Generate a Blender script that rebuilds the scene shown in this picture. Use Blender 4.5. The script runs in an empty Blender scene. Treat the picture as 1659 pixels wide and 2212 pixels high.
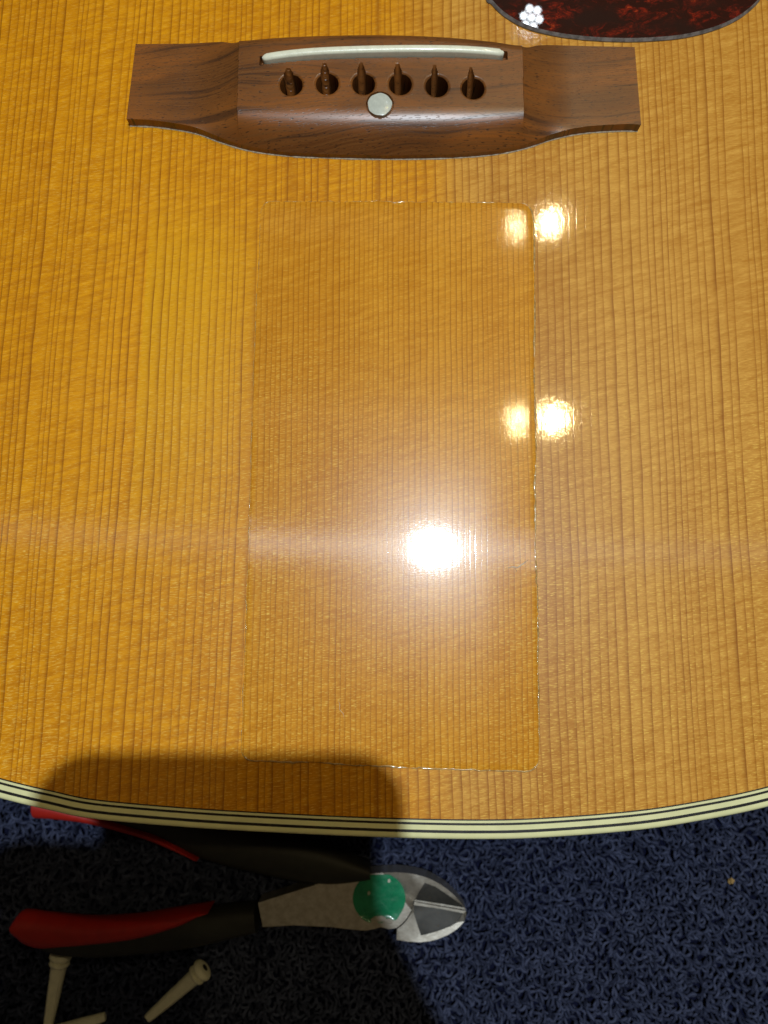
import bpy, bmesh, math, random
import numpy as np
from mathutils import Vector, Matrix

random.seed(7); np.random.seed(7)
scene = bpy.context.scene
COL = scene.collection
R = math.radians

# ------------------------------------------------------------------ camera
ZT = 0.105            # height of the guitar's top above the carpet
HC = 0.213            # camera above the guitar's top
TILT = R(7.4)
FPX = 1670.0          # focal length in pixels of a 1659 x 2212 picture
CAM = Vector((0, 0, ZT + HC))
cam_d = bpy.data.cameras.new("camera")
cam_d.sensor_fit = 'VERTICAL'; cam_d.sensor_height = 36.0
cam_d.lens = 36.0 * FPX / 2212.0
cam_d.clip_start = 0.005; cam_d.clip_end = 50
cam_d.dof.use_dof = True; cam_d.dof.focus_distance = 0.222; cam_d.dof.aperture_fstop = 13.0
cam = bpy.data.objects.new("camera", cam_d); COL.objects.link(cam)
cam.location = CAM; cam.rotation_euler = (TILT, 0, 0)
scene.camera = cam

def ray(u, v):
    d = Vector(((u - 829.5) / FPX, -(v - 1106.0) / FPX, -1.0))
    return Matrix.Rotation(TILT, 3, 'X') @ d
def at(u, v, z=ZT):
    """The point of the horizontal plane z that the photograph shows at u, v."""
    d = ray(u, v); return CAM + d * ((z - CAM.z) / d.z)
def mirrored(u, v, height, z=ZT):
    """Where a lamp hangs whose reflection in the plane z is seen at u, v."""
    p = at(u, v, z); d = ray(u, v); r = Vector((d.x, d.y, -d.z))
    return p + r * (height / r.z)

# ------------------------------------------------------------------ world and lamps
world = bpy.data.worlds.new("World"); scene.world = world; world.use_nodes = True
bg = world.node_tree.nodes["Background"]
bg.inputs[0].default_value = (1.0, 0.80, 0.52, 1); bg.inputs[1].default_value = 0.05

def lamp(name, loc, power, col, radius):
    l = bpy.data.lights.new(name, 'POINT'); l.energy = power; l.color = col; l.shadow_soft_size = radius
    o = bpy.data.objects.new(name, l); COL.objects.link(o); o.location = loc; return o
lamp("work_lamp", mirrored(940, 1185, 0.95), 28.5, (0.81, 0.915, 1.0), 0.008)
lamp("ceiling_bulb", mirrored(1195, 905, 1.5), 10.0, (1.0, 0.79, 0.39), 0.022)
lamp("ceiling_bulb", mirrored(1190, 480, 1.5), 7.0, (1.0, 0.80, 0.42), 0.015)
pc = mirrored(1148, 38, 0.75, ZT + 0.0012)
led_dir = (at(1148, 38) - pc).normalized()
led_q = led_dir.to_track_quat('-Z', 'Y')
for k in range(7):
    a = k * math.pi / 3
    off = Vector((0, 0, 0)) if k == 6 else Vector((math.cos(a) * 0.0108, math.sin(a) * 0.0108, 0))
    l = bpy.data.lights.new("led", 'AREA'); l.shape = 'DISK'; l.size = 0.0066; l.energy = 0.009; l.color = (0.86, 0.94, 1.0)
    o = bpy.data.objects.new("led", l); COL.objects.link(o)
    o.location = pc + led_q @ off; o.rotation_euler = led_q.to_euler()

scene.view_settings.view_transform = 'Standard'; scene.view_settings.look = 'None'
scene.view_settings.exposure = 0.0; scene.view_settings.gamma = 1.0
scene.view_settings.use_curve_mapping = False
scene.render.engine = 'CYCLES'
scene.cycles.use_denoising = True
scene.cycles.max_bounces = 8
scene.cycles.sample_clamp_indirect = 6.0

# ------------------------------------------------------------------ material nodes
class G:
    def __init__(s, name):
        s.m = bpy.data.materials.new(name); s.m.use_nodes = True
        s.t = s.m.node_tree; s.t.nodes.clear()
        s.out = s.t.nodes.new('ShaderNodeOutputMaterial')
    def put(s, sock, v):
        if isinstance(v, bpy.types.NodeSocket): s.t.links.new(v, sock)
        elif v is not None:
            if isinstance(v, (tuple, list)) and sock.type == 'RGBA' and len(v) == 3: v = (*v, 1)
            sock.default_value = v
    def n(s, typ, **kw):
        nd = s.t.nodes.new(typ)
        for k, v in kw.items(): setattr(nd, k, v)
        return nd
    def M(s, op, a, b=None, c=None, clamp=False):
        nd = s.n('ShaderNodeMath', operation=op, use_clamp=clamp)
        for i, v in enumerate((a, b, c)): s.put(nd.inputs[i], v)
        return nd.outputs[0]
    def mix(s, f, a, b, blend='MIX'):
        nd = s.n('ShaderNodeMix', data_type='RGBA', blend_type=blend)
        s.put(nd.inputs[0], f); s.put(nd.inputs[6], a); s.put(nd.inputs[7], b); return nd.outputs[2]
    def pos(s):
        tc = s.n('ShaderNodeTexCoord'); vm = s.n('ShaderNodeVectorMath', operation='SCALE')
        s.t.links.new(tc.outputs['Object'], vm.inputs[0]); vm.inputs['Scale'].default_value = 1000.0
        sp = s.n('ShaderNodeSeparateXYZ'); s.t.links.new(vm.outputs[0], sp.inputs[0])
        return sp.outputs[0], sp.outputs[1], sp.outputs[2]
    def V(s, x, y, z=0.0):
        nd = s.n('ShaderNodeCombineXYZ')
        for i, v in enumerate((x, y, z)): s.put(nd.inputs[i], v)
        return nd.outputs[0]
    def lin(s, x, k, y=None, l=0.0, off=0.0):
        r = s.M('MULTIPLY_ADD', x, k, off)
        return r if y is None else s.M('MULTIPLY_ADD', y, l, r)
    def noise(s, vec, detail=2.0, rough=0.5, dist=0.0, scale=1.0):
        nd = s.n('ShaderNodeTexNoise'); s.put(nd.inputs['Vector'], vec)
        nd.inputs['Scale'].default_value = scale; nd.inputs['Detail'].default_value = detail
        nd.inputs['Roughness'].default_value = rough; nd.inputs['Distortion'].default_value = dist
        return nd.outputs['Fac']
    def white(s, w):
        nd = s.n('ShaderNodeTexWhiteNoise', noise_dimensions='1D'); s.put(nd.inputs['W'], w); return nd.outputs['Value']
    def step(s, v, a, b, lo=0.0, hi=1.0):
        nd = s.n('ShaderNodeMapRange', interpolation_type='SMOOTHSTEP')
        s.put(nd.inputs[0], v)
        for i, q in enumerate((a, b, lo, hi)): s.put(nd.inputs[i + 1], q)
        return nd.outputs[0]
    def bump(s, h, strength, dist=0.001, normal=None):
        nd = s.n('ShaderNodeBump'); s.put(nd.inputs['Height'], h)
        nd.inputs['Strength'].default_value = strength; nd.inputs['Distance'].default_value = dist
        if normal is not None: s.put(nd.inputs['Normal'], normal)
        return nd.outputs[0]
    def bsdf(s, **kw):
        nd = s.n('ShaderNodeBsdfPrincipled')
        for k, v in kw.items(): s.put(nd.inputs[k.replace('_', ' ')], v)
        return nd.outputs[0]
    def done(s, sh):
        s.t.links.new(sh, s.out.inputs[0]); return s.m

def spruce(name, spacing, light, mid, dark, line_amt, is_patch):
    g = G(name); x, y, z = g.pos()
    if is_patch: c = g.M('MULTIPLY_ADD', y, -0.004, x)
    else:        # the two halves of the top lean a little apart
        k = g.M('MULTIPLY', g.step(x, -5, -75), 0.028)
        c = g.M('SUBTRACT', x, g.M('MULTIPLY', y, k))
    wob = g.M('MULTIPLY', g.M('SUBTRACT', g.noise(g.V(g.lin(x, .02), g.lin(y, .011), 3.1 if is_patch else 8.7), 1), .5), 3.2 if not is_patch else 1.6)
    w2 = g.M('MULTIPLY', g.M('SUBTRACT', g.noise(g.V(g.lin(x, .25), g.lin(y, .07)), 2), .5), .62)
    gc = g.M('ADD', g.M('ADD', c, wob), w2)
    sv = g.M('MULTIPLY', g.noise(g.V(g.lin(gc, .075), 4.4, 1.7), 2), 5.0 if not is_patch else 4.0)
    ph = g.M('ADD', g.M('DIVIDE', gc, spacing), sv)
    fr = g.M('FRACT', ph); idn = g.M('FLOOR', ph); rnd = g.white(idn)
    ln = g.M('MINIMUM', g.M('POWER', fr, 5.0), g.M('MULTIPLY', g.M('SUBTRACT', 1.0, fr), 16.0))
    brk = g.step(g.noise(g.V(g.lin(idn, 7.3), g.lin(y, .06)), 2), .30, .55, .55, 1.0)
    ln = g.M('MULTIPLY', g.M('MULTIPLY', ln, g.M('MULTIPLY_ADD', rnd, .45, .62)), brk, clamp=True)
    late = g.M('MULTIPLY', g.M('POWER', fr, 2.2), .30)
    # silk: short bright flecks across the grain, broken at each ring
    yo = g.M('MULTIPLY_ADD', idn, 17.31, y)
    f1 = g.noise(g.V(g.lin(x, .55), g.lin(yo, 3.1, x, -.25), 1.0), 2.0, .6)
    f2 = g.noise(g.V(g.lin(x, .9), g.lin(yo, 6.0), 5.0), 1.0)
    zone = g.noise(g.V(g.lin(x, .016), g.lin(y, .016), 2.2), 2)
    zb = g.step(y, 95, 20)                      # finer silk towards the tail
    fleck = g.M('MULTIPLY', g.step(f1, .50, .68), g.M('MULTIPLY_ADD', zone, 1.5, .10))
    fleck = g.M('MULTIPLY', fleck, g.M('MULTIPLY_ADD', g.step(f2, .35, .65), .7, .3))
    fleck = g.M('MULTIPLY', fleck, g.M('MULTIPLY_ADD', zb, .65, .42))
    dk = g.M('MULTIPLY', g.step(f1, .46, .26), .5)
    fig = g.noise(g.V(g.lin(x, .12, y, .02), g.lin(y, .70, x, -.20), 7.0), 2.5, .55, .4)
    big = g.noise(g.V(g.lin(c, .035), g.lin(y, .008), 9.0), 1)
    band = g.white(g.M('FLOOR', g.M('DIVIDE', ph, 5.0)))
    tone = g.M('ADD', g.M('MULTIPLY', fig, .72), g.M('ADD', g.M('MULTIPLY', big, .28), g.M('MULTIPLY', band, .08)))
    tone = g.step(tone, .31, .79)
    base = g.mix(tone, mid, light)
    if not is_patch:                            # glare on the right half, mixed into the wood colour as a paler brown
        glare = g.M('MULTIPLY', g.step(g.M('ADD', c, g.M('MULTIPLY', g.noise(g.V(g.lin(c, .03), g.lin(y, .012), 6.0), 2), 60.0)), 25, 62), .85)
        base = g.mix(glare, base, g.mix(tone, (0.47, 0.195, 0.022), (0.68, 0.352, 0.070)))
    if not is_patch:                            # a yellower strip of the left half
        ym = g.M('MULTIPLY', g.step(c, -72.0, -71.0), g.step(c, -22, -58))
        ym = g.M('MULTIPLY', ym, g.M('MULTIPLY', g.step(y, 128, 95), g.step(y, -5, 75)))
        base = g.mix(g.M('MULTIPLY', ym, .62), base, (0.78, 0.385, 0.004))
    if not is_patch:                            # darker, redder rings along the centre seam
        sm_ = g.M('MAXIMUM', g.step(g.M('ABSOLUTE', g.M('ADD', c, 1.8)), 1.3, .4), g.M('MULTIPLY', g.step(g.M('ABSOLUTE', g.M('SUBTRACT', c, 33.0)), 2.6, .8), .55))
        sm_ = g.M('MAXIMUM', sm_, g.M('MULTIPLY', g.step(g.M('ABSOLUTE', g.M('ADD', c, 28.5)), 2.6, .8), .6))
        base = g.mix(g.M('MULTIPLY', sm_, .5), base, (0.36, 0.115, 0.004))
    base = g.mix(g.M('MULTIPLY', fleck, 1.0, clamp=True), base, (0.90, 0.56, 0.10))
    base = g.mix(g.M('MULTIPLY', dk, 1.0), base, tuple(q * .80 for q in mid))
    base = g.mix(late, base, mid)
    base = g.mix(g.M('MULTIPLY', ln, line_amt, clamp=True), base, dark)
    # lacquer: orange peel, sunk grain, and on the patch fine scratches
    peel = g.noise(g.V(g.lin(x, .8), g.lin(y, .5)), 3, .6)
    if is_patch: peel = g.M('MULTIPLY', peel, .35)
    h = g.M('MULTIPLY_ADD', ln, -.10, g.M('MULTIPLY', peel, .5))
    h = g.M('MULTIPLY_ADD', f1, .10, h)
    if is_patch:
        v1 = g.noise(g.V(g.lin(x, 4.2), g.lin(y, .06)), 3, .65)
        h = g.M('MULTIPLY_ADD', v1, .09, h)
        nrm = g.bump(h, .06, .0006)
        sh = g.bsdf(Base_Color=base, Roughness=.27, Specular_IOR_Level=.16, Coat_Weight=.30, Coat_Roughness=.065, Coat_IOR=1.5, Coat_Normal=nrm, Normal=nrm)
        an = g.n('ShaderNodeBsdfAnisotropic'); an.inputs['Roughness'].default_value = .35; an.inputs['Anisotropy'].default_value = .89
        an.inputs['Color'].default_value = (1, 1, 1, 1); g.put(an.inputs['Tangent'], g.V(.03, 1.0, 0.0)); g.put(an.inputs['Normal'], nrm)
        mx = g.n('ShaderNodeMixShader'); mx.inputs[0].default_value = .0125
        g.t.links.new(sh, mx.inputs[1]); g.t.links.new(an.outputs[0], mx.inputs[2])
        return g.done(mx.outputs[0])
    nrm = g.bump(h, .040, .0006)
    sh = g.bsdf(Base_Color=base, Roughness=.38, Specular_IOR_Level=.22, Coat_Weight=.65, Coat_Roughness=.055, Coat_IOR=1.5, Coat_Normal=nrm, Normal=nrm)
    an = g.n('ShaderNodeBsdfAnisotropic'); an.inputs['Roughness'].default_value = .35; an.inputs['Anisotropy'].default_value = .89
    g.put(an.inputs['Tangent'], g.V(.03, 1.0, 0.0)); g.put(an.inputs['Normal'], nrm)
    mx = g.n('ShaderNodeMixShader'); mx.inputs[0].default_value = .0025
    g.t.links.new(sh, mx.inputs[1]); g.t.links.new(an.outputs[0], mx.inputs[2])
    return g.done(mx.outputs[0])

def rosewood(name):
    g = G(name); x, y, z = g.pos()
    bend = g.M('MULTIPLY', g.M('SUBTRACT', g.noise(g.V(g.lin(x, .018), g.lin(y, .05)), 2), .5), 9.0)
    yy = g.M('ADD', g.M('ADD', y, bend), g.M('MULTIPLY', x, -.05))
    s1 = g.noise(g.V(g.lin(x, .012), g.lin(yy, .42), 2.0), 3, .6)
    s2 = g.noise(g.V(g.lin(x, .02), g.lin(yy, 2.4), 6.0), 3, .6)
    hue = g.noise(g.V(g.lin(x, .03), g.lin(yy, .10), 4.0), 2)
    base = g.mix(g.step(hue, .35, .65), (0.130, 0.044, 0.010), (0.280, 0.088, 0.014))
    base = g.mix(g.step(s2, .35, .70), base, (0.18, 0.068, 0.016))
    st = g.M('MULTIPLY', g.step(s1, .52, .62), g.step(g.noise(g.V(g.lin(x, .03), g.lin(yy, .8), 9.0), 2), .38, .62))
    base = g.mix(g.M('MULTIPLY', st, .62), base, (0.020, 0.011, 0.008))
    po = g.noise(g.V(g.lin(x, .55), g.lin(yy, 4.2), 1.0), 1.0)
    pore = g.step(po, .62, .68)
    base = g.mix(g.M('MULTIPLY', pore, .8), base, (0.025, 0.012, 0.007))
    po2 = g.step(g.noise(g.V(g.lin(x, .8), g.lin(yy, 4.5), 12.0), 1.0), .72, .77)
    base = g.mix(g.M('MULTIPLY', po2, .30), base, (0.36, 0.20, 0.09))
    h = g.M('MULTIPLY_ADD', pore, -1.0, g.M('MULTIPLY', s2, .3))
    nrm = g.bump(h, .16, .0003)
    return g.done(g.bsdf(Base_Color=base, Roughness=.34, Specular_IOR_Level=.6, Normal=nrm))

def plain(name, col, rough=.5, spec=.5, metal=0.0, vary=.12, scale=.25, bump=0.0, bscale=2.0, coat=0.0, col2=None):
    g = G(name); x, y, z = g.pos()
    nz = g.noise(g.V(g.lin(x, scale), g.lin(y, scale), g.lin(z, scale)), 4, .6)
    c2 = col2 or tuple(q * (1 - vary * 2) for q in col)
    base = g.mix(g.step(nz, .3, .7), c2, col)
    kw = dict(Base_Color=base, Roughness=g.M('MULTIPLY_ADD', nz, .15, rough - .07), Specular_IOR_Level=spec, Metallic=metal)
    if coat: kw.update(Coat_Weight=coat, Coat_Roughness=.05)
    if bump: kw['Normal'] = g.bump(g.noise(g.V(g.lin(x, bscale), g.lin(y, bscale), g.lin(z, bscale)), 3), bump, .0003)
    return g.done(g.bsdf(**kw))

def tortoise(name):
    g = G(name); x, y, z = g.pos()
    w = g.noise(g.V(g.lin(x, .12), g.lin(y, .16)), 2)
    v = g.V(g.lin(x, .15, w, 1.6), g.lin(y, .26, w, 1.3), 3.0)
    a = g.noise(v, 5, .62, 1.4)
    b = g.noise(g.V(g.lin(x, .07), g.lin(y, .10), 8.0), 2)
    c = g.noise(g.V(g.lin(x, .7), g.lin(y, 1.1), 5.0), 3, .6, 1.2)
    m = g.M('MULTIPLY', g.step(a, .46, .62), g.step(b, .32, .56))
    m = g.M('MULTIPLY', m, g.M('MULTIPLY_ADD', g.step(c, .40, .62), .75, .25))
    base = g.mix(m, (0.030, 0.007, 0.004), (0.20, 0.014, 0.005))
    base = g.mix(g.M('MULTIPLY', g.step(a, .60, .74), m), base, (0.46, 0.055, 0.010))
    base = g.mix(g.M('MULTIPLY', g.step(b, .55, .3), .6), base, (0.022, 0.010, 0.007))
    return g.done(g.bsdf(Base_Color=base, Roughness=.3, Specular_IOR_Level=.05, Coat_Weight=1.0, Coat_Roughness=.012))

def steel(name, c1, c2, rough, metal=.9):
    g = G(name); x, y, z = g.pos()
    n1 = g.noise(g.V(g.lin(x, .35), g.lin(y, .35)), 4, .65)
    rust = g.step(g.noise(g.V(g.lin(x, .9), g.lin(y, .9), 7.0), 4, .7), .60, .72)
    base = g.mix(g.step(n1, .3, .7), c1, c2)
    base = g.mix(g.M('MULTIPLY', rust, .55), base, (0.16, 0.085, 0.03))
    nrm = g.bump(g.noise(g.V(g.lin(x, 1.2), g.lin(y, 1.2)), 3), .12, .0003)
    return g.done(g.bsdf(Base_Color=base, Roughness=g.M('MULTIPLY_ADD', rust, .3, rough), Metallic=metal, Normal=nrm))

def carpet_yarn(name):
    g = G(name)
    at_ = g.n('ShaderNodeAttribute', attribute_name='tone')
    base = g.mix(at_.outputs['Fac'], (0.006, 0.009, 0.026), (0.050, 0.061, 0.114))
    return g.done(g.bsdf(Base_Color=base, Roughness=.85, Specular_IOR_Level=.25, Sheen_Weight=.0))

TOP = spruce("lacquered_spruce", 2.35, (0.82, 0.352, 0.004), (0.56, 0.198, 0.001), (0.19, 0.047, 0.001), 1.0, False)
PATCH = spruce("finer_grained_spruce", 1.55, (0.72, 0.316, 0.022), (0.55, 0.207, 0.008), (0.20, 0.054, 0.003), .90, True)
ROSE = rosewood("rosewood")
CREAM = plain("cream_binding", (0.80, 0.78, 0.42), .30, .5, vary=.05, scale=.15, coat=.6)
BLACKLINE = plain("black_purfling", (0.012, 0.010, 0.010), .35, .5, vary=.1, coat=.4)
BONE = plain("bone", (0.86, 0.85, 0.66), .28, .5, vary=.05, scale=.5, bump=.15, bscale=3.0, coat=.4)
PEARL = plain("pearl", (0.56, 0.58, 0.50), .25, .5, vary=.06, scale=.7, coat=.5)
GLUE = plain("dried_glue", (0.50, 0.38, 0.24), .45, .5, vary=.25, scale=1.6, bump=.4)
CLEAR_EDGE = plain("amber_lacquer_edge", (0.58, 0.37, 0.14), .10, .6, vary=.3, scale=.9, bump=.8, bscale=1.6, coat=1.0, col2=(0.34, 0.18, 0.045))
MAHOG = plain("dark_mahogany", (0.085, 0.030, 0.014), .30, .5, vary=.2, scale=.08, coat=.8)
INSIDE = plain("bare_inner_wood", (0.20, 0.11, 0.05), .7, .3)
TORT = tortoise("tortoiseshell")
GUARD_EDGE = plain("guard_bevel", (0.24, 0.21, 0.19), .40, .5, vary=.3, scale=.5)
STEEL = steel("worn_steel", (0.48, 0.44, 0.37), (0.66, 0.62, 0.54), .38)
DARKSTEEL = steel("ground_dark_steel", (0.028, 0.027, 0.024), (0.045, 0.042, 0.036), .60, .25)
RED = plain("red_rubber", (0.42, 0.016, 0.009), .42, .4, vary=.08)
BLACKGRIP = plain("black_rubber", (0.020, 0.020, 0.018), .55, .35, vary=.15, bump=.2)
GREEN = plain("green_foil", (0.004, 0.21, 0.09), .28, .5, vary=.15, scale=.2, bump=1.3, bscale=.22, coat=.5)
PINPLASTIC = plain("ivory_plastic", (0.80, 0.77, 0.56), .38, .5, vary=.06, scale=.4, bump=.2)
YARN = carpet_yarn("blue_yarn")
BACKING = plain("carpet_backing", (0.006, 0.008, 0.028), .95, .1, vary=.3, scale=1.2, bump=1.0, bscale=.8)

# ------------------------------------------------------------------ object helpers
def thing(name, label, cat, loc, group=None):
    o = bpy.data.objects.new(name, None); COL.objects.link(o); o.location = loc
    o.empty_display_size = .02; o['label'] = label; o['category'] = cat
    if group: o['group'] = group
    return o
def world_of(o):
    return Matrix.Translation(o.location) if o.parent is None else Matrix.Identity(4)
def link(name, me, mat, parent=None, smooth=None, label=None):
    me.materials.clear(); me.materials.append(mat)
    o = bpy.data.objects.new(name, me); COL.objects.link(o)
    if parent is not None:
        o.parent = parent; o.matrix_parent_inverse = world_of(parent).inverted()
    if smooth is not None:
        for p in me.polygons: p.use_smooth = True
        me.set_sharp_from_angle(angle=R(smooth))
    if label: o['label'] = label
    return o
def from_data(name, verts, faces):
    me = bpy.data.meshes.new(name); me.from_pydata([tuple(v) for v in verts], [], faces); me.update(); return me
def from_bm(name, bm):
    bmesh.ops.recalc_face_normals(bm, faces=bm.faces)
    me = bpy.data.meshes.new(name); bm.to_mesh(me); bm.free(); return me
def catmull(pts, per=8, closed=False):
    P = [np.array(p, float) for p in pts]; n = len(P); out = []
    rng = range(n if closed else n - 1)
    for i in rng:
        if closed: a, b, c, d = P[(i - 1) % n], P[i], P[(i + 1) % n], P[(i + 2) % n]
        else: a, b, c, d = P[max(i - 1, 0)], P[i], P[i + 1], P[min(i + 2, n - 1)]
        for k in range(per):
            t = k / per
            out.append(.5 * (2 * b + (c - a) * t + (2 * a - 5 * b + 4 * c - d) * t * t + (3 * b - a - 3 * c + d) * t ** 3))
    if not closed: out.append(P[-1])
    return out
def fill(loops, zs):
    """A flat sheet inside the first loop, with the other loops as holes; zs gives each vertex its height."""
    bm = bmesh.new(); edges = []; allv = []
    for lp in loops:
        vs = [bm.verts.new((p[0], p[1], 0)) for p in lp]; allv.append(vs)
        edges += [bm.edges.new((vs[i], vs[(i + 1) % len(vs)])) for i in range(len(vs))]
    bmesh.ops.triangle_fill(bm, use_beauty=True, use_dissolve=False, edges=edges, normal=(0, 0, 1))
    for vs, zz in zip(allv, zs):
        for i, v in enumerate(vs): v.co.z = zz[i] if isinstance(zz, (list, tuple)) else zz
    return bm, allv
def skirt(bm, vs, z):
    low = [bm.verts.new((v.co.x, v.co.y, z)) for v in vs]; n = len(vs)
    for i in range(n):
        j = (i + 1) % n
        bm.faces.new((vs[i], vs[j], low[j], low[i]))
    return low

# ------------------------------------------------------------------ the carpet
def carpet():
    me = from_data("carpet", [(-1.2, -1.2, -.0035), (1.2, -1.2, -.0035), (1.2, 1.2, -.0035), (-1.2, 1.2, -.0035)], [(0, 1, 2, 3)])
    o = link("carpet", me, BACKING); o['kind'] = 'structure'
    sp = 0.00190; rng = np.random.default_rng(3)
    xs = np.arange(-.205, .205, sp); ys = np.arange(-.20, -.022, sp)
    X, Y = np.meshgrid(xs, ys); X = X.ravel(); Y = Y.ravel(); n = len(X)
    X = X + rng.normal(0, .0006, n); Y = Y + rng.normal(0, .0006, n)
    ang = rng.uniform(0, 2 * np.pi, n); L = rng.uniform(.0010, .0022, n); curv = rng.normal(0, .9, n)
    rad = rng.uniform(.00050, .00070, n); top = rng.uniform(-.0012, .0002, n); tone = np.clip(rng.normal(.52, .22, n), 0, 1)
    tone = np.clip(tone + .10 * np.sin(X * 310 + 2 * np.sin(Y * 190)) * np.cos(Y * 260 + X * 90) + .07 * np.sin(Y * 900), 0, 1)
    top = top + .0004 * np.sin(Y * 1150 + 1.5 * np.sin(X * 140))
    NR, NS = 6, 5
    T = np.linspace(-1, 1, NR)
    V = np.zeros((n, NR, NS, 3))
    for i, t in enumerate(T):
        a = ang + curv * t
        cx = X + np.cos(ang) * L * t - np.sin(ang) * L * curv * .5 * (t * t - .4)
        cy = Y + np.sin(ang) * L * t + np.cos(ang) * L * curv * .5 * (t * t - .4)
        cz = top - (abs(t) ** 3.0) * .0020
        nx, ny = -np.sin(a), np.cos(a)
        slope = -np.sign(t) * 2.6 * abs(t) ** 1.6 * .0022 / .0016
        for j in range(NS):
            q = 2 * np.pi * j / NS + .3
            rr = rad * (1.0 if abs(t) < .9 else .8)
            c_, s_ = np.cos(q) * rr, np.sin(q) * rr
            nrm = math.sqrt(1 + slope * slope)
            V[:, i, j, 0] = cx + nx * c_ - np.cos(a) * slope / nrm * s_
            V[:, i, j, 1] = cy + ny * c_ - np.sin(a) * slope / nrm * s_
            V[:, i, j, 2] = cz + s_ / nrm
    idx = np.arange(n * NR * NS).reshape(n, NR, NS)
    a = idx[:, :-1, :]; b = idx[:, 1:, :]
    F = np.stack([a, np.roll(a, -1, 2), np.roll(b, -1, 2), b], -1).reshape(-1, 4)
    me = bpy.data.meshes.new("carpet_pile")
    me.vertices.add(n * NR * NS); me.vertices.foreach_set('co', V.ravel())
    me.loops.add(F.size); me.loops.foreach_set('vertex_index', F.ravel())
    me.polygons.add(len(F)); me.polygons.foreach_set('loop_start', np.arange(len(F)) * 4)
    me.polygons.foreach_set('use_smooth', np.ones(len(F), bool))
    me.update(calc_edges=True)
    at_ = me.attributes.new('tone', 'FLOAT', 'POINT'); at_.data.foreach_set('value', np.repeat(tone, NR * NS))
    p = link("carpet_pile", me, YARN); p['kind'] = 'stuff'
    p['label'] = 'dark blue looped carpet pile below the guitar'; p['category'] = 'carpet'
carpet()

# ------------------------------------------------------------------ the guitar
guitar = thing("acoustic_guitar", "acoustic guitar lying on its back, amber spruce top with striped binding", "guitar", (0, .2, 0))

edge_px = [(-260, 1638), (-120, 1692), (0, 1727), (100, 1751), (200, 1771), (400, 1789), (600, 1801), (830, 1811), (1030, 1815), (1180, 1811), (1380, 1795), (1530, 1772), (1659, 1745), (1790, 1706), (1910, 1652)]
vis = [at(u, v)[:2] for u, v in edge_px]
vis = [(p[0], p[1]) for p in vis]
rest = [(.158, -.012), (.190, .040), (.203, .100), (.190, .180), (.158, .245), (.142, .295), (.148, .350), (.142, .405), (.105, .440), (.045, .452),
        (-.045, .452), (-.105, .440), (-.142, .405), (-.148, .350), (-.142, .295), (-.158, .245), (-.190, .180), (-.203, .105), (-.190, .045), (-.155, -.010)]
OUT = catmull(vis + rest, 14, True)
def inset(loop, d):
    P = np.array(loop); T = np.roll(P, -1, 0) - np.roll(P, 1, 0); T /= np.linalg.norm(T, axis=1)[:, None]
    return P + np.stack([-T[:, 1], T[:, 0]], 1) * d
def band(name, d0, d1, mat, ztop, zbot, rounded=False):
    prof = []
    if rounded:
        r = .0011
        prof.append((d0, zbot))
        for k in range(6):
            a = k / 5 * math.pi / 2
            prof.append((d0 + r - r * math.cos(a), ztop - r + r * math.sin(a)))
    else: prof += [(d0, zbot), (d0, ztop)]
    prof += [(d1, ztop), (d1, zbot)]
    rings = [inset(OUT, d) for d, _ in prof]; n = len(OUT); m = len(prof)
    V = [(rings[k][i][0], rings[k][i][1], prof[k][1]) for i in range(n) for k in range(m)]
    F = [(i * m + k, ((i + 1) % n) * m + k, ((i + 1) % n) * m + (k + 1) % m, i * m + (k + 1) % m) for i in range(n) for k in range(m)]
    me = from_data(name, V, F); bm = bmesh.new(); bm.from_mesh(me); me2 = from_bm(name, bm)
    return link(name, me2, mat, guitar, 40)
g_ = .00001
rim = [("binding_strip", 0, .00172, CREAM, True), ("purfling_strip", .00172, .00244, BLACKLINE, False), ("binding_strip", .00244, .00372, CREAM, False),
       ("purfling_strip", .00372, .00430, BLACKLINE, False), ("binding_strip", .00430, .00492, CREAM, False), ("purfling_strip", .00492, .00525, BLACKLINE, False)]
for i, (nm, d0, d1, mt, rd) in enumerate(rim):
    band(nm, d0 + g_, d1 - g_, mt, ZT + (.00002 if mt is CREAM else 0), ZT - (.0065 if rd else .0025 - i * .0001), rd)
band("side", .0003, .0026, MAHOG, ZT - .0066, .004)
back_l = inset(OUT, .0002)
bm, vs = fill([back_l], [.0038]); skirt(bm, vs[0], .0005)
link("back", from_bm("back", bm), MAHOG, guitar)

# bridge geometry, needed for the pin holes in the top as well
HB = .0090                                     # height of the bridge's middle
ZB = ZT + HB
holes_px = [(628.6, 181.4), (706.7, 179.7), (785.4, 180.4), (865, 180.7), (943.8, 184.7), (1022.5, 188.7)]
HOLES = [at(u, v, ZB) for u, v in holes_px]
RH = .00330
def circle(c, r, n=40): return [(c[0] + r * math.cos(2 * math.pi * k / n), c[1] + r * math.sin(2 * math.pi * k / n)) for k in range(n)]
plate = [tuple(p) for p in inset(OUT, .00526)]
SOUND = (0.005, .300)
loops = [plate] + [circle(h, RH + .0006, 24) for h in HOLES] + [circle(SOUND, .051, 72)]
bm, allv = fill(loops, [ZT] * len(loops))
for vs in allv: skirt(bm, vs, ZT - .0028)
link("soundboard", from_bm("soundboard", bm), TOP, guitar)

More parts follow.
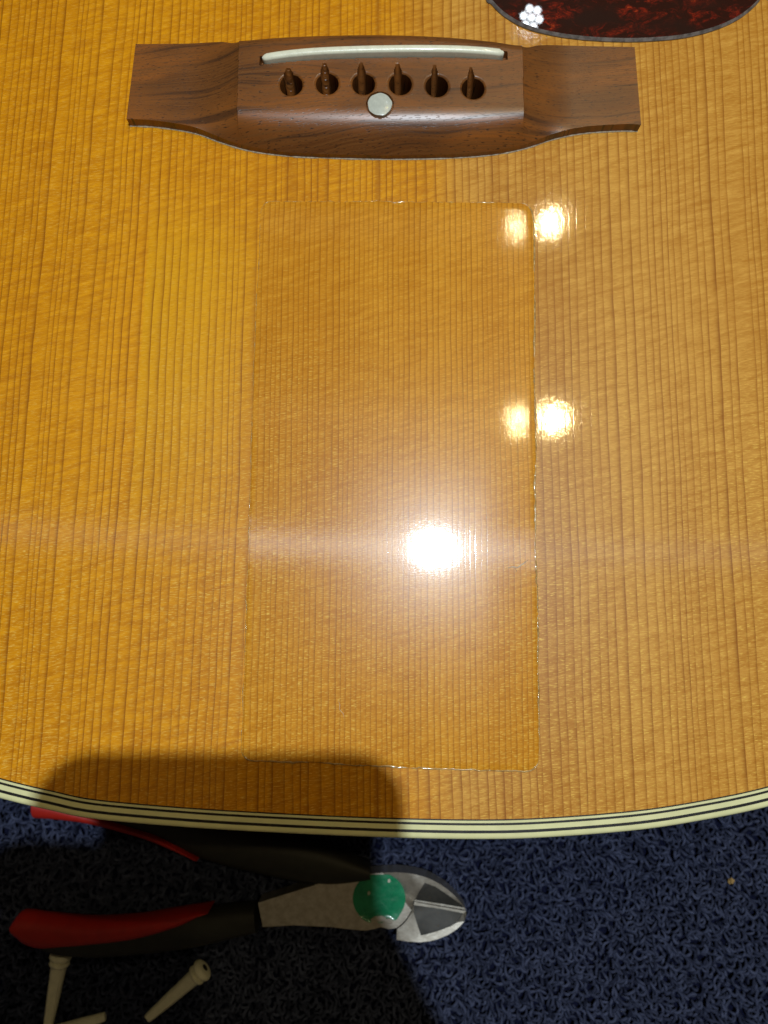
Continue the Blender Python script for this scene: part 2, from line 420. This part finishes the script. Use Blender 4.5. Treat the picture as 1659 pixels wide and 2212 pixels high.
# ------- the patch
def patch():
    corners = [(564, 437), (1150, 441), (1163, 1668), (520, 1642)]
    NX, NY = 90, 150
    TH = .00055
    V = []; rng = np.random.default_rng(11)
    wl = np.cumsum(rng.normal(0, .00005, NY + 1)); wr = np.cumsum(rng.normal(0, .00006, NY + 1))
    wl -= np.linspace(wl[0], wl[-1], NY + 1); wr -= np.linspace(wr[0], wr[-1], NY + 1)
    wt = np.cumsum(rng.normal(0, .00006, NX + 1)); wb = np.cumsum(rng.normal(0, .00006, NX + 1))
    wt -= np.linspace(wt[0], wt[-1], NX + 1); wb -= np.linspace(wb[0], wb[-1], NX + 1)
    C = [np.array(at(*c)[:2]) for c in corners]
    def fx(i):                                  # closer rows of vertices near the rims
        return i / NX
    for j in range(NY + 1):
        t = j / NY
        Lp = C[0] * (1 - t) + C[3] * t + np.array([wl[j], 0]); Rp = C[1] * (1 - t) + C[2] * t + np.array([wr[j] , 0])
        # the right rim bows: upper corner cut in a little
        for i in range(NX + 1):
            s = fx(i)
            p = Lp * (1 - s) + Rp * s
            p = p + np.array([0, wt[i] * (1 - t) + wb[i] * t])
            rx = min(s, 1 - s) * .080; ry = min(t, 1 - t) * .160
            a_, b_, rc = min(s, 1 - s) * .080, min(t, 1 - t) * .160, .0035
            if a_ < rc and b_ < rc:             # rounded corners
                dx, dy = rc - a_, rc - b_; ln_ = math.hypot(dx, dy); k_ = max(dx, dy) / ln_ if ln_ > 0 else 1
                p = p + np.array([(1 if s < .5 else -1) * dx * (1 - k_), (-1 if t < .5 else 1) * dy * (1 - k_)])
            z = TH
            dr = (1 - s) * .080
            z -= .00030 * max(0, (.0150 - dr) / .0150) ** 1.6
            e = min(rx, ry)
            z -= .00010 * max(0, 1 - e / .0009) ** 2
            V.append((p[0], p[1], ZT + z))
    F = []
    W = NX + 1
    for j in range(NY):
        for i in range(NX):
            a = j * W + i; F.append((a, a + W, a + W + 1, a + 1))
    ring = [i for i in range(W)] + [j * W + NX for j in range(1, NY + 1)] + [NY * W + i for i in range(NX - 1, -1, -1)] + [j * W for j in range(NY - 1, 0, -1)]
    b0 = len(V)
    for r_ in ring: V.append((V[r_][0], V[r_][1], ZT + .00002))
    n = len(ring)
    for k in range(n): F.append((ring[k], ring[(k + 1) % n], b0 + (k + 1) % n, b0 + k))
    me = from_data("wood_patch", V, F); bm = bmesh.new(); bm.from_mesh(me)
    o = link("wood_patch", from_bm("wood_patch", bm), PATCH, guitar, 50, "tall thin rectangular overlay with finer grain below the bridge")
    # lacquer bead round the rim: uneven, thicker in places
    sides = [ring[0:NX + 1], ring[NX:NX + NY + 1], ring[NX + NY:2 * NX + NY + 1], ring[2 * NX + NY:] + [ring[0]]]
    amp = [.00011, .00020, .00016, .00011]
    for sd, am in zip(sides, amp):
        pts = [np.array(V[k]) for k in sd]; VV = []; FF = []; m = 7
        fat = np.convolve(np.random.default_rng(len(sd)).uniform(.25, 1.7, len(pts) + 6), np.ones(4) / 4, 'same')
        for k, p in enumerate(pts):
            d = pts[min(k + 1, len(pts) - 1)] - pts[max(k - 1, 0)]; d[2] = 0; d /= np.linalg.norm(d); nn = np.array([-d[1], d[0], 0])
            jit = nn * np.random.normal(0, .00006)
            for q in range(m):
                a = math.pi * q / (m - 1)
                w = am * 1.5 * fat[k + 2]; hgt = am * .9 * fat[k + 2]
                VV.append(p + jit + nn * math.cos(a) * w + np.array([0, 0, -.00018 + math.sin(a) * hgt * 1.6]))
        for k in range(len(pts) - 1):
            for q in range(m - 1):
                FF.append((k * m + q, (k + 1) * m + q, (k + 1) * m + q + 1, k * m + q + 1))
        link("lacquer_bead", from_data("lacquer_bead", VV, FF), CLEAR_EDGE, o, 60)
patch()

# ------- marks in the lacquer of the patch
def scratch(px, w):
    pt = bpy.data.objects["wood_patch"]; P = [np.array(at(u, v, ZT + .00056)) for u, v in px]; V = []; F = []
    for i, p in enumerate(P):
        d = P[min(i + 1, len(P) - 1)] - P[max(i - 1, 0)]; d /= np.linalg.norm(d); nn = np.array([-d[1], d[0], 0])
        ww = w * (.35 if i in (0, len(P) - 1) else 1)
        V += [p + nn * ww + np.array([0, 0, -.0001]), p + np.array([0, 0, .00009]), p - nn * ww + np.array([0, 0, -.0001])]
    for i in range(len(P) - 1):
        for q in (0, 1): F.append((i * 3 + q, i * 3 + q + 1, i * 3 + q + 4, i * 3 + q + 3))
    link("scratch", from_data("scratch", V, F), FLAKE, pt)
FLAKE = plain("chipped_lacquer", (0.85, 0.76, 0.60), .3, .5, vary=.15, scale=1.0)
scratch([(1093, 1228), (1107, 1224), (1118, 1226), (1130, 1218), (1141, 1209)], .00016)
scratch([(1112, 1225), (1116, 1233), (1113, 1238)], .00010)
scratch([(730, 1512), (734, 1522), (733, 1532), (741, 1541), (743, 1551)], .00012)
scratch([(868, 1355), (900, 1362)], .00006)
scratch([(606, 1478), (612, 1484)], .00012)

# ------- the bridge
N_px = [(293, 95, 0), (380, 94.5, 0), (440, 94, 0), (478, 88, .4), (515, 83.5, 1), (600, 79, 1), (700, 76, 1), (829, 75, 1), (960, 79, 1), (1060, 87, 1), (1130, 94, 1), (1165, 97, .35), (1210, 99, 0), (1290, 100, 0), (1371, 101.5, 0)]
S_px = [(281, 272), (340, 275), (420, 288), (480, 309), (540, 326), (620, 337), (700, 341), (829, 344), (960, 342), (1060, 335), (1130, 322), (1200, 300), (1262, 288), (1340, 283), (1377, 284)]
WING = .0033
NP = [at(u, v, ZT + WING + (HB - .0005 - WING) * h) for u, v, h in N_px]
SP = [at(u, v, ZT) for u, v in S_px]
xcl, xcr = at(513, 150, ZB).x, at(1131, 150, ZB).x
y_flat = at(829, 226, ZB).y
SADDLE_PX = [(567, 128), (620, 123), (700, 118.5), (829, 115), (960, 114), (1040, 115.5), (1088, 117.5)]
SAD = catmull([at(u, v, ZB)[:2] for u, v in SADDLE_PX], 10)
DOT = at(820.5, 225.5, ZB)
SLOT_TOP = [(622, 146), (701, 137), (780, 136), (858.7, 137.5), (938.8, 141), (1017.5, 145)]
SLOTS = [at(u, v, ZB) for u, v in SLOT_TOP]
def sm(a, b, v):
    t = np.clip((v - a) / (b - a), 0, 1); return t * t * (3 - 2 * t)
def bridge():
    NS_, NT = 720, 150
    s = np.linspace(0, 1, NS_ + 1)
    nx = np.array([p.x for p in NP]); ny = np.array([p.y for p in NP]); sx = np.array([p.x for p in SP]); sy = np.array([p.y for p in SP])
    def curve(px, py, X):
        C = np.array(catmull(list(zip(px, py)), 12)); return np.interp(X, C[:, 0], C[:, 1])
    XN = nx[0] + (nx[-1] - nx[0]) * s; XS = sx[0] + (sx[-1] - sx[0]) * s
    YN = curve(nx, ny, XN); YS = curve(sx, sy, XS)
    t = np.linspace(0, 1, NT + 1)
    X = XN[:, None] * (1 - t) + XS[:, None] * t; Y = YN[:, None] * (1 - t) + YS[:, None] * t
    def height(X, Y, YNn, YSs):
        top = HB - .0006 * (np.clip(np.abs(X - .5 * (xcl + xcr)) / (.5 * (xcr - xcl)), 0, 1.4)) ** 2
        yf = YSs + np.maximum(y_flat - YSs, .0035)
        d = np.clip((yf - Y) / (yf - YSs), 0, 1)
        roll = 1 - d ** 2.3
        c = .0019 + (top - .0019) * roll
        dn = np.clip((Y - (YNn - .0022)) / .0022, 0, 1); c = c - .0007 * dn ** 2
        u = np.maximum((xcl - X) / .0160, (X - xcr) / .0160)
        uu = np.clip(u, 0, 1)
        base = np.minimum(WING, WING)
        scoop = base + (c - base) * (1 - uu) ** 2.0 * .92
        return np.where(u > 0, scoop, c)
    YSs = np.repeat(YS[:, None], NT + 1, 1); YNn = np.repeat(YN[:, None], NT + 1, 1)
    Z = height(X, Y, YNn, YSs)
    # pin holes with countersink and ramped string slots
    dele = np.zeros_like(X, bool)
    for k, (h, st) in enumerate(zip(HOLES, SLOTS)):
        dx, dy = X - h.x, Y - h.y; r = np.hypot(dx, dy)
        near = (r > RH - .00013) & (r < RH + .00013)
        X = np.where(near, h.x + dx / np.maximum(r, 1e-9) * RH, X); Y = np.where(near, h.y + dy / np.maximum(r, 1e-9) * RH, Y)
        r = np.hypot(X - h.x, Y - h.y)
        sink = np.clip((RH + .00045 - r) / .00045, 0, 1)
        Z = Z - .00040 * sink
        # slot
        ax = st.x - (h.x - .0006); ay = st.y - (h.y + .0002); Ls = math.hypot(ax, ay)
        px, py = X - (h.x - .0006), Y - (h.y + .0002)
        al = (px * ax + py * ay) / Ls / Ls; ac = (px * ay - py * ax) / Ls
        wid = (.00115 - .00070 * sm(.55, 1.0, al)) * (1.15, 1.05, .98, .92, .80, .74)[k]
        ridg = .00013 * np.sin(al * Ls / .00055 * 2 * math.pi) if k < 2 else 0
        dep = (1.03 - al) * .0085
        ins = (np.abs(ac) < wid) & (al > -.1) & (al < 1.03)
        prof = np.sqrt(np.clip(1 - (ac / wid) ** 2, 0, 1))
        Z = np.where(ins & (r > RH - .0001), np.minimum(Z, Z - dep * prof ** .5 + ridg), Z)
        inner = r < RH - .00005
        ramp = ins & inner & (al > .15)
        Z = np.where(inner, -.0030, Z)
        Z = np.where(ramp, np.maximum(HB - dep * prof ** .5 + ridg - .0005, -.003), Z)
    Z = np.maximum(Z, -.0030)
    dele = Z <= -.00299
    # recess of the dot
    r = np.hypot(X - DOT.x, Y - DOT.y); Z = np.where(r < .00385, np.minimum(Z, HB - .0011), Z)
    # slot of the saddle: one straight-sided groove, open past the saddle's treble end
    Sx = np.array([p[0] for p in SAD]); Sy = np.array([p[1] for p in SAD])
    yc = np.interp(X, Sx, Sy); ing = (np.abs(Y - yc) < .00130) & (X > Sx[0] - .0008) & (X < Sx[-1] + .0011)
    Z = np.where(ing, HB - .0030, Z)
    Wd = NT + 1
    V = np.stack([X, Y, Z + ZT], -1).reshape(-1, 3)
    Db = dele.reshape(-1)
    F = []
    for i in range(NS_):
        a = i * Wd
        for j in range(NT):
            q = (a + j, a + j + 1, a + j + 1 + Wd, a + j + Wd)
            if Db[q[0]] and Db[q[1]] and Db[q[2]] and Db[q[3]]: continue
            F.append(q)
    ring = [i * Wd for i in range(NS_ + 1)] + [NS_ * Wd + j for j in range(1, NT + 1)] + [i * Wd + NT for i in range(NS_ - 1, -1, -1)] + [j for j in range(NT - 1, 0, -1)]
    V = list(map(tuple, V)); b0 = len(V)
    for k in ring: V.append((V[k][0], V[k][1], ZT + .00004))
    n = len(ring)
    for k in range(n): F.append((ring[k], ring[(k + 1) % n], b0 + (k + 1) % n, b0 + k))
    me = from_data("bridge", V, F); bm = bmesh.new(); bm.from_mesh(me)
    bmesh.ops.recalc_face_normals(bm, faces=bm.faces)
    me = bpy.data.meshes.new("bridge"); bm.to_mesh(me); bm.free()
    br = link("bridge", me, ROSE, guitar, 32, "dark brown rosewood bridge with six empty pin holes")
    # saddle with a crowned top
    n = len(SAD); prof = []
    for k in range(9):
        a = math.pi * k / 8; prof.append((math.cos(a) * .00112, math.sin(a) * .0008))
    prof = [(.00112, -.006)] + prof + [(-.00112, -.006)]; m = len(prof); VV = []; FF = []
    for i, p in enumerate(SAD):
        f = i / (n - 1); e = min(f, 1 - f) * (n - 1)
        crown = .0005 + .0013 * math.sin(math.pi * min(1, max(0, f))) ** .8
        sc = [.35, .72, .92, 1][min(3, int(e))]
        d = SAD[min(i + 1, n - 1)] - SAD[max(i - 1, 0)]; d = d / np.linalg.norm(d); nn = np.array([-d[1], d[0]])
        for (q, h) in prof:
            VV.append((p[0] + nn[0] * q * sc, p[1] + nn[1] * q * sc, ZB + crown * sc - .0002 + h))
    for i in range(n - 1):
        for q in range(m - 1): FF.append((i * m + q, i * m + q + 1, (i + 1) * m + q + 1, (i + 1) * m + q))
    FF.append(tuple(range(m))); FF.append(tuple((n - 1) * m + q for q in range(m - 1, -1, -1)))
    bm = bmesh.new(); bm.from_mesh(from_data("saddle", VV, FF))
    link("saddle", from_bm("saddle", bm), BONE, br, 50)
    # pearl dot
    lp = []
    for k in range(36):
        a = 2 * math.pi * k / 36; r = .00345 + .00007 * math.sin(5 * a + 1) + .00005 * math.sin(9 * a)
        lp.append((DOT.x + r * math.cos(a), DOT.y + r * math.sin(a)))
    c = (DOT.x, DOT.y); lp2 = [(c[0] + (p[0] - c[0]) * .95, c[1] + (p[1] - c[1]) * .95) for p in lp]
    bm, vv = fill([lp2], [ZB + .00016])
    lo = skirt(bm, vv[0], ZB + .00008)
    for v, p in zip(lo, lp): v.co.x, v.co.y = p
    skirt(bm, lo, ZB - .001)
    link("inlay_dot", from_bm("inlay_dot", bm), PEARL, br, 30, "round grey pearl dot below the pin holes")
    # thin line of dried glue and lifted finish along the front of the bridge
    C = catmull([(p.x, p.y) for p in SP], 22); VV = []; FF = []
    rng = np.random.default_rng(5); fat = np.convolve(rng.uniform(.2, 1.8, len(C)), np.ones(3) / 3, 'same'); m = 5
    for i, p in enumerate(C):
        for q in range(m):
            a = math.pi * q / (m - 1); w = .00022 * fat[i]
            VV.append((p[0], p[1] + .00012 - .00012 - math.cos(a) * w - .0001, ZT + .00003 + math.sin(a) * w * .8))
    for i in range(len(C) - 1):
        for q in range(m - 1): FF.append((i * m + q, i * m + q + 1, (i + 1) * m + q + 1, (i + 1) * m + q))
    link("glue_line", from_data("glue_line", VV, FF), GLUE, br, 60)
bridge()

# ------- the pickguard
def guard():
    px = [(1046, -14), (1062, 12), (1088, 37), (1128, 60), (1180, 76), (1250, 87), (1330, 92), (1400, 91), (1475, 84), (1540, 68), (1590, 46), (1627, 18), (1652, -14)]
    low = [at(u, v)[:2] for u, v in px]; low = [(p[0], p[1]) for p in low]
    top = [(.128, .205), (.124, .240), (.110, .285), (.096, .322), (.076, .330), (.062, .310), (.055, .280), (.044, .255), (.034, .235), (.029, .212)]
    lp = catmull(low + top, 8, True)
    i1 = inset(lp, .0006); i1 = [tuple(p) for p in i1]
    bm, vv = fill([i1], [ZT + .0012])
    pg = link("pickguard", from_bm("pickguard", bm), TORT, guitar, None, "glossy dark red tortoiseshell pickguard at the upper edge")
    n = len(lp); V = [(p[0], p[1], ZT + .0012) for p in i1] + [(p[0], p[1], ZT + .0004) for p in lp] + [(p[0], p[1], ZT + .00003) for p in lp]
    F = [(k, (k + 1) % n, n + (k + 1) % n, n + k) for k in range(n)] + [(n + k, n + (k + 1) % n, 2 * n + (k + 1) % n, 2 * n + k) for k in range(n)]
    bm = bmesh.new(); bm.from_mesh(from_data("bevelled_edge", V, F))
    link("bevelled_edge", from_bm("bevelled_edge", bm), GUARD_EDGE, pg, 20)
guard()

# ------------------------------------------------------------------ diagonal cutters
ZP = .0105
cut = thing("diagonal_cutters", "diagonal cutting pliers with red and black grips on blue carpet", "pliers", (*at(800, 1945, 0)[:2], 0))
def K(cx, cy): return (713.2 + cx * .2645, 1810.4 + cy * .2645)       # from an enlarged crop
def W2(pts, z): return [tuple(at(u, v, z)[:2]) for u, v in pts]
def jaw(name, outline, low_idx, facet, flow, mat, ztop, zlow, zbot):
    o = W2([K(*p) for p in outline], ztop); f = W2([K(*p) for p in facet], ztop)
    zo = [zlow if i in low_idx else ztop for i in range(len(o))]; zf = [zlow if i in flow else ztop - .0002 for i in range(len(f))]
    bm, vv = fill([o, f], [zo, zf]); 
    lo = skirt(bm, vv[0], zbot)
    me = from_bm(name, bm); ob = link(name, me, mat, cut, 35)
    bm, vv = fill([f], [[z - .0003 for z in zf]])
    link("cutting_facet", from_bm("cutting_facet", bm), DARKSTEEL, ob, 70)
    return ob
up = [(-590, 530), (-300, 438), (0, 345), (160, 308), (320, 292), (430, 283), (540, 279), (620, 285), (700, 297), (770, 316), (830, 340), (900, 378), (960, 420), (1020, 472), (1070, 530), (1105, 578), (1114, 603),
      (900, 568), (682, 531), (664, 590), (622, 660), (580, 705), (540, 735), (480, 744), (410, 727), (360, 742), (290, 755), (190, 748), (0, 726), (-300, 712), (-550, 726)]
jaw("upper_jaw", up, {16, 17, 18}, [(772, 366), (860, 398), (960, 465), (1075, 548), (1095, 586), (900, 553), (698, 522), (722, 445)], {4, 5, 6}, STEEL, ZP, ZP - .0022, .0015)
dn = [(672, 556), (690, 536), (900, 575), (1114, 611), (1112, 632), (1095, 680), (1060, 722), (1010, 762), (950, 797), (880, 825), (810, 843), (730, 850), (640, 846), (541, 830), (547, 742), (590, 712), (632, 662), (664, 606)]
jaw("lower_jaw", dn, {1, 2, 3}, [(686, 562), (900, 592), (1090, 630), (1040, 690), (985, 722), (880, 762), (790, 788), (742, 797), (712, 710), (682, 612)], {0, 1, 2}, STEEL, ZP - .0005, ZP - .0024, .0015)
def sticker():
    c = K(400, 492); rng = np.random.default_rng(2)
    rim_, inn = [], []
    px = []
    for k in range(56):
        a = 2 * math.pi * k / 56; r = 215
        x, y = 400 + r * math.cos(a), 492 + r * math.sin(a) * .98
        if y > 640 and x > 330: y = 640 + (y - 640) * .55 + 18 * math.sin(x * .05)
        px.append(K(x, min(max(y, 297), 690)))
    lp = W2(px, ZP); bm = bmesh.new()
    cc = np.mean(np.array(lp), 0); rings = []
    for q in (1.0, .93, .75, .5, .25):
        ring = []
        for i, p in enumerate(lp):
            z = ZP + .00012 + (.00022 * (math.sin(i * .9 + q * 9) + 1) * .5 if q > .4 else .0001) + (.00035 if (q == 1.0 and 6 < i < 22) else 0)
            ring.append(bm.verts.new((cc[0] + (p[0] - cc[0]) * q, cc[1] + (p[1] - cc[1]) * q, z)))
        rings.append(ring)
    ce = bm.verts.new((cc[0], cc[1], ZP + .0002)); n = len(lp)
    for a, b in zip(rings, rings[1:]):
        for i in range(n): bm.faces.new((a[i], a[(i + 1) % n], b[(i + 1) % n], b[i]))
    for i in range(n): bm.faces.new((rings[-1][i], rings[-1][(i + 1) % n], ce))
    link("sticker", from_bm("sticker", bm), GREEN, cut, 60, "round green foil sticker, creased, lower edge peeling")
    # curled pale paper edge
    pts = [K(330, 668), (K(370, 660)), K(420, 668), K(470, 680), K(505, 690)]
    P = W2(pts, ZP); V = []; F = []
    for i, p in enumerate(P):
        w = [.0004, .0012, .0016, .0013, .0003][i]
        V += [(p[0], p[1] + w, ZP + .0002), (p[0], p[1] + w * .3, ZP + .0009), (p[0], p[1] - w * .6, ZP + .0004)]
    for i in range(len(P) - 1):
        for q in (0, 1): F.append((i * 3 + q, i * 3 + q + 1, i * 3 + q + 4, i * 3 + q + 3))
    link("peeled_edge", from_data("peeled_edge", V, F), plain("sticker_paper", (0.42, 0.38, 0.32), .5, .4), cut, 80)
sticker()
for cx, cy, w in ((316, 448, 11), (482, 347, 12)):
    P = W2([K(cx - w, cy + 14), K(cx - w * .8, cy - 10), K(cx + w * .4, cy - 16), K(cx + w, cy + 4), K(cx + w * .2, cy + 16)], ZP + .0004)
    bm, vv = fill([P], [ZP + .00055]); skirt(bm, vv[0], ZP + .0003)
    link("paper_chip", from_bm("paper_chip", bm), plain("chip_paper", (0.55, 0.52, 0.42), .6, .3), cut)
def grip(name, top, bot, z0, z1, mat, power=2.6):
    """A rounded handle between an upper and a lower outline of the photograph."""
    n = len(top); zc = (z0 + z1) / 2
    A = catmull([at(u, v, zc)[:2] for u, v in top], 8); B = catmull([at(u, v, zc)[:2] for u, v in bot], 8)
    m = 18; V = []; F = []
    for a, b in zip(A, B):
        c = (a + b) / 2; h = (a - b) / 2
        for q in range(m):
            t = 2 * math.pi * q / m
            cx = math.copysign(abs(math.cos(t)) ** (2 / power), math.cos(t)); sz = math.copysign(abs(math.sin(t)) ** (2 / power), math.sin(t))
            V.append((c[0] + h[0] * cx, c[1] + h[1] * cx, zc + (z1 - z0) / 2 * sz))
    k = len(A)
    for i in range(k - 1):
        for q in range(m): F.append((i * m + q, i * m + (q + 1) % m, (i + 1) * m + (q + 1) % m, (i + 1) * m + q))
    F.append(tuple(range(m))); F.append(tuple((k - 1) * m + q for q in range(m)))
    bm = bmesh.new(); bm.from_mesh(from_data(name, V, F))
    return link(name, from_bm(name, bm), mat, cut, 45)
lg = grip("handle_grip", [(552, 1949), (500, 1953), (455, 1958), (400, 1961), (300, 1976), (200, 1981), (120, 1976), (60, 1974)],
          [(558, 2010), (500, 2024), (450, 2036), (400, 2046), (300, 2058), (200, 2064), (120, 2056), (64, 2030)], .0005, .0130, BLACKGRIP)
grip("grip_inlay", [(458, 1957), (425, 1958), (380, 1963), (300, 1975), (200, 1980), (110, 1972), (62, 1966), (46, 1969), (38, 1982)],
     [(456, 1961), (428, 1976), (385, 1998), (300, 2024), (200, 2038), (110, 2046), (72, 2040), (50, 2024), (38, 2006)], .0012, .0146, RED, 2.2)
grip("handle_grip", [(800, 1862), (700, 1822), (560, 1790), (432, 1762), (300, 1728), (200, 1702), (90, 1672)],
     [(800, 1896), (700, 1908), (560, 1884), (432, 1850), (300, 1800), (200, 1775), (92, 1758)], .0005, .0130, BLACKGRIP)
grip("grip_inlay", [(434, 1846), (350, 1796), (300, 1780), (200, 1748), (120, 1722), (83, 1712)],
     [(432, 1852), (350, 1819), (300, 1801), (200, 1776), (120, 1767), (83, 1765)], .0012, .0142, RED, 2.4)

# ------------------------------------------------------------------ loose bridge pins
def pin(label, head, tip, group, length=.030, broken=False, dot=False):
    a, b = at(*head, .0042), at(*tip, .0026)
    t = thing("bridge_pin", label, "bridge pin", (a.x, a.y, 0), group)
    d = (b - a); d.normalize()
    side = d.cross(Vector((0, 0, 1))).normalized(); upv = side.cross(d)
    prof = [(0, .0), (0, .0020), (.00015, .0032), (.0007, .0039), (.0016, .0042), (.0024, .0039), (.0030, .0032), (.0033, .0030), (.0036, .0036), (.0043, .0038), (.0049, .0035), (.0052, .0029),
            (.0075, .0028), (.012, .0026), (.017, .0024), (.022, .0021), (.027, .0018), (length, .0016), (length + .0003, .0010), (length + .0003, .0)]
    m = 20; V = []; F = []
    for (s, r) in prof:
        for q in range(m):
            th = 2 * math.pi * q / m; rr = r
            if s > .009 and abs(th - math.pi / 2) < .5: rr = r * .72        # string groove
            V.append(a + d * s + side * (math.cos(th) * rr) + upv * (math.sin(th) * rr))
    for i in range(len(prof) - 1):
        for q in range(m): F.append((i * m + q, i * m + (q + 1) % m, (i + 1) * m + (q + 1) % m, (i + 1) * m + q))
    bm = bmesh.new(); bm.from_mesh(from_data("pin", V, F)); bmesh.ops.remove_doubles(bm, verts=bm.verts, dist=1e-6)
    link("shaft", from_bm("shaft", bm), PINPLASTIC, t, 40)
    if dot:
        V = []; c = a - d * .00006
        for q in range(20):
            th = 2 * math.pi * q / 20; V.append(c + side * math.cos(th) * .0013 + upv * math.sin(th) * .0013)
        for q in range(20): V.append(V[q] + d * .0005)
        F = [tuple(range(20))] + [(q, (q + 1) % 20, 20 + (q + 1) % 20, 20 + q) for q in range(20)]
        link("end_dot", from_data("end_dot", V, F), BLACKLINE, t)
    return t
PG = "loose ivory bridge pins on the carpet"
pin("ivory bridge pin on carpet, its head touching the red pliers grip", (133, 2056), (104, 2216), PG, .036)
pin("ivory bridge pin with black dot in its head, lying diagonally", (443, 2090), (314, 2204), PG, .0285, dot=True)
pin("ivory bridge pin whose tip just enters the bottom edge of the picture", (55, 2252), (214, 2200), PG, .0300)

# ------------------------------------------------------------------ the phone that takes the picture, and the hand that holds it
def phone():
    zb = CAM.z + .006
    t = thing("phone", "dark phone held above the guitar, known here by its shadow", "phone", (-.0155, -.08, zb))
    hw, hl, r = .0375, .074, .011; cx, cy = -.0155, -.0805
    lp = []
    for (sx, sy, a0) in ((1, 1, 0), (-1, 1, 90), (-1, -1, 180), (1, -1, 270)):
        for k in range(9):
            a = R(a0 + k * 90 / 8); lp.append((cx + sx * (hw - r) + r * math.cos(a), cy + sy * (hl - r) + r * math.sin(a)))
    bm, vv = fill([lp], [zb + .0078]); lo = skirt(bm, vv[0], zb)
    bm.faces.new(lo)
    b = link("case", from_bm("case", bm), BLACKGRIP, t)
    md = b.modifiers.new("bevel", 'BEVEL'); md.width = .0015; md.segments = 3; md.limit_method = 'ANGLE'
    inner = [(cx + (p[0] - cx) * .94, cy + (p[1] - cy) * .97) for p in lp]
    bm, vv = fill([inner], [zb + .0081]); skirt(bm, vv[0], zb + .0079)
    link("screen", from_bm("screen", bm), BLACKLINE, t)
phone()
def hand():
    z = CAM.z + .004
    J = []; E = []
    def add(p, r, parent=None):
        J.append((p, r))
        if parent is not None: E.append((parent, len(J) - 1))
        return len(J) - 1
    palm = add((.012, -.100, z - .017), (.036, .016))
    wr = add((.052, -.160, z - .022), (.026, .020), palm)
    add((.150, -.300, z - .030), (.036, .033), add((.105, -.230, z - .026), (.031, .027), wr))
    for i, (y, ln) in enumerate(((-.048, .95), (-.066, 1.0), (-.085, .96), (-.103, .85))):
        k = add((-.014, y - .006, z - .014), (.0115, .0105), palm)
        a = add((-.050 * ln, y + .001, z - .015), (.0112, .0100), k)
        b = add((-.080, y + .005, z - .006), (.0112, .0100), a)
        add((-.078 + .006 * (1 - ln), y + .006, z + .011), (.0095, .0090), b)
    m = add((.020, -.078, z - .010), (.017, .013), palm)
    n = add((.018, -.062, z + .000), (.0115, .0100), m)
    add((.014, -.046, z + .014), (.0086, .0080), n)
    me = bpy.data.meshes.new("hand"); me.from_pydata([p for p, _ in J], E, []); me.update()
    skin = plain("skin", (0.55, 0.30, 0.20), .5, .4)
    o = link("person", me, skin)
    o.modifiers.new("skin", 'SKIN'); sd = o.modifiers.new("sub", 'SUBSURF'); sd.levels = 2; sd.render_levels = 2
    for v, (_, r) in zip(me.skin_vertices[0].data, J): v.radius = r
    me.skin_vertices[0].data[0].use_root = True
    o['label'] = "bare hand gripping the phone above the guitar's tail"; o['category'] = "person"
hand()

# ------------------------------------------------------------------ a crumb on the carpet
bm = bmesh.new(); bmesh.ops.create_icosphere(bm, subdivisions=2, radius=.0011)
for v in bm.verts: v.co *= 1 + .35 * math.sin(v.co.x * 4100 + v.co.y * 2300) * math.cos(v.co.z * 3700)
c_ = at(1580, 1903, .0006); bmesh.ops.translate(bm, verts=bm.verts, vec=c_)
cr = link("wood_crumb", from_bm("wood_crumb", bm), plain("crumb", (0.34, 0.22, 0.08), .8, .2), None)
cr['label'] = "tiny tan crumb lying alone on the blue carpet"; cr['category'] = "crumb"
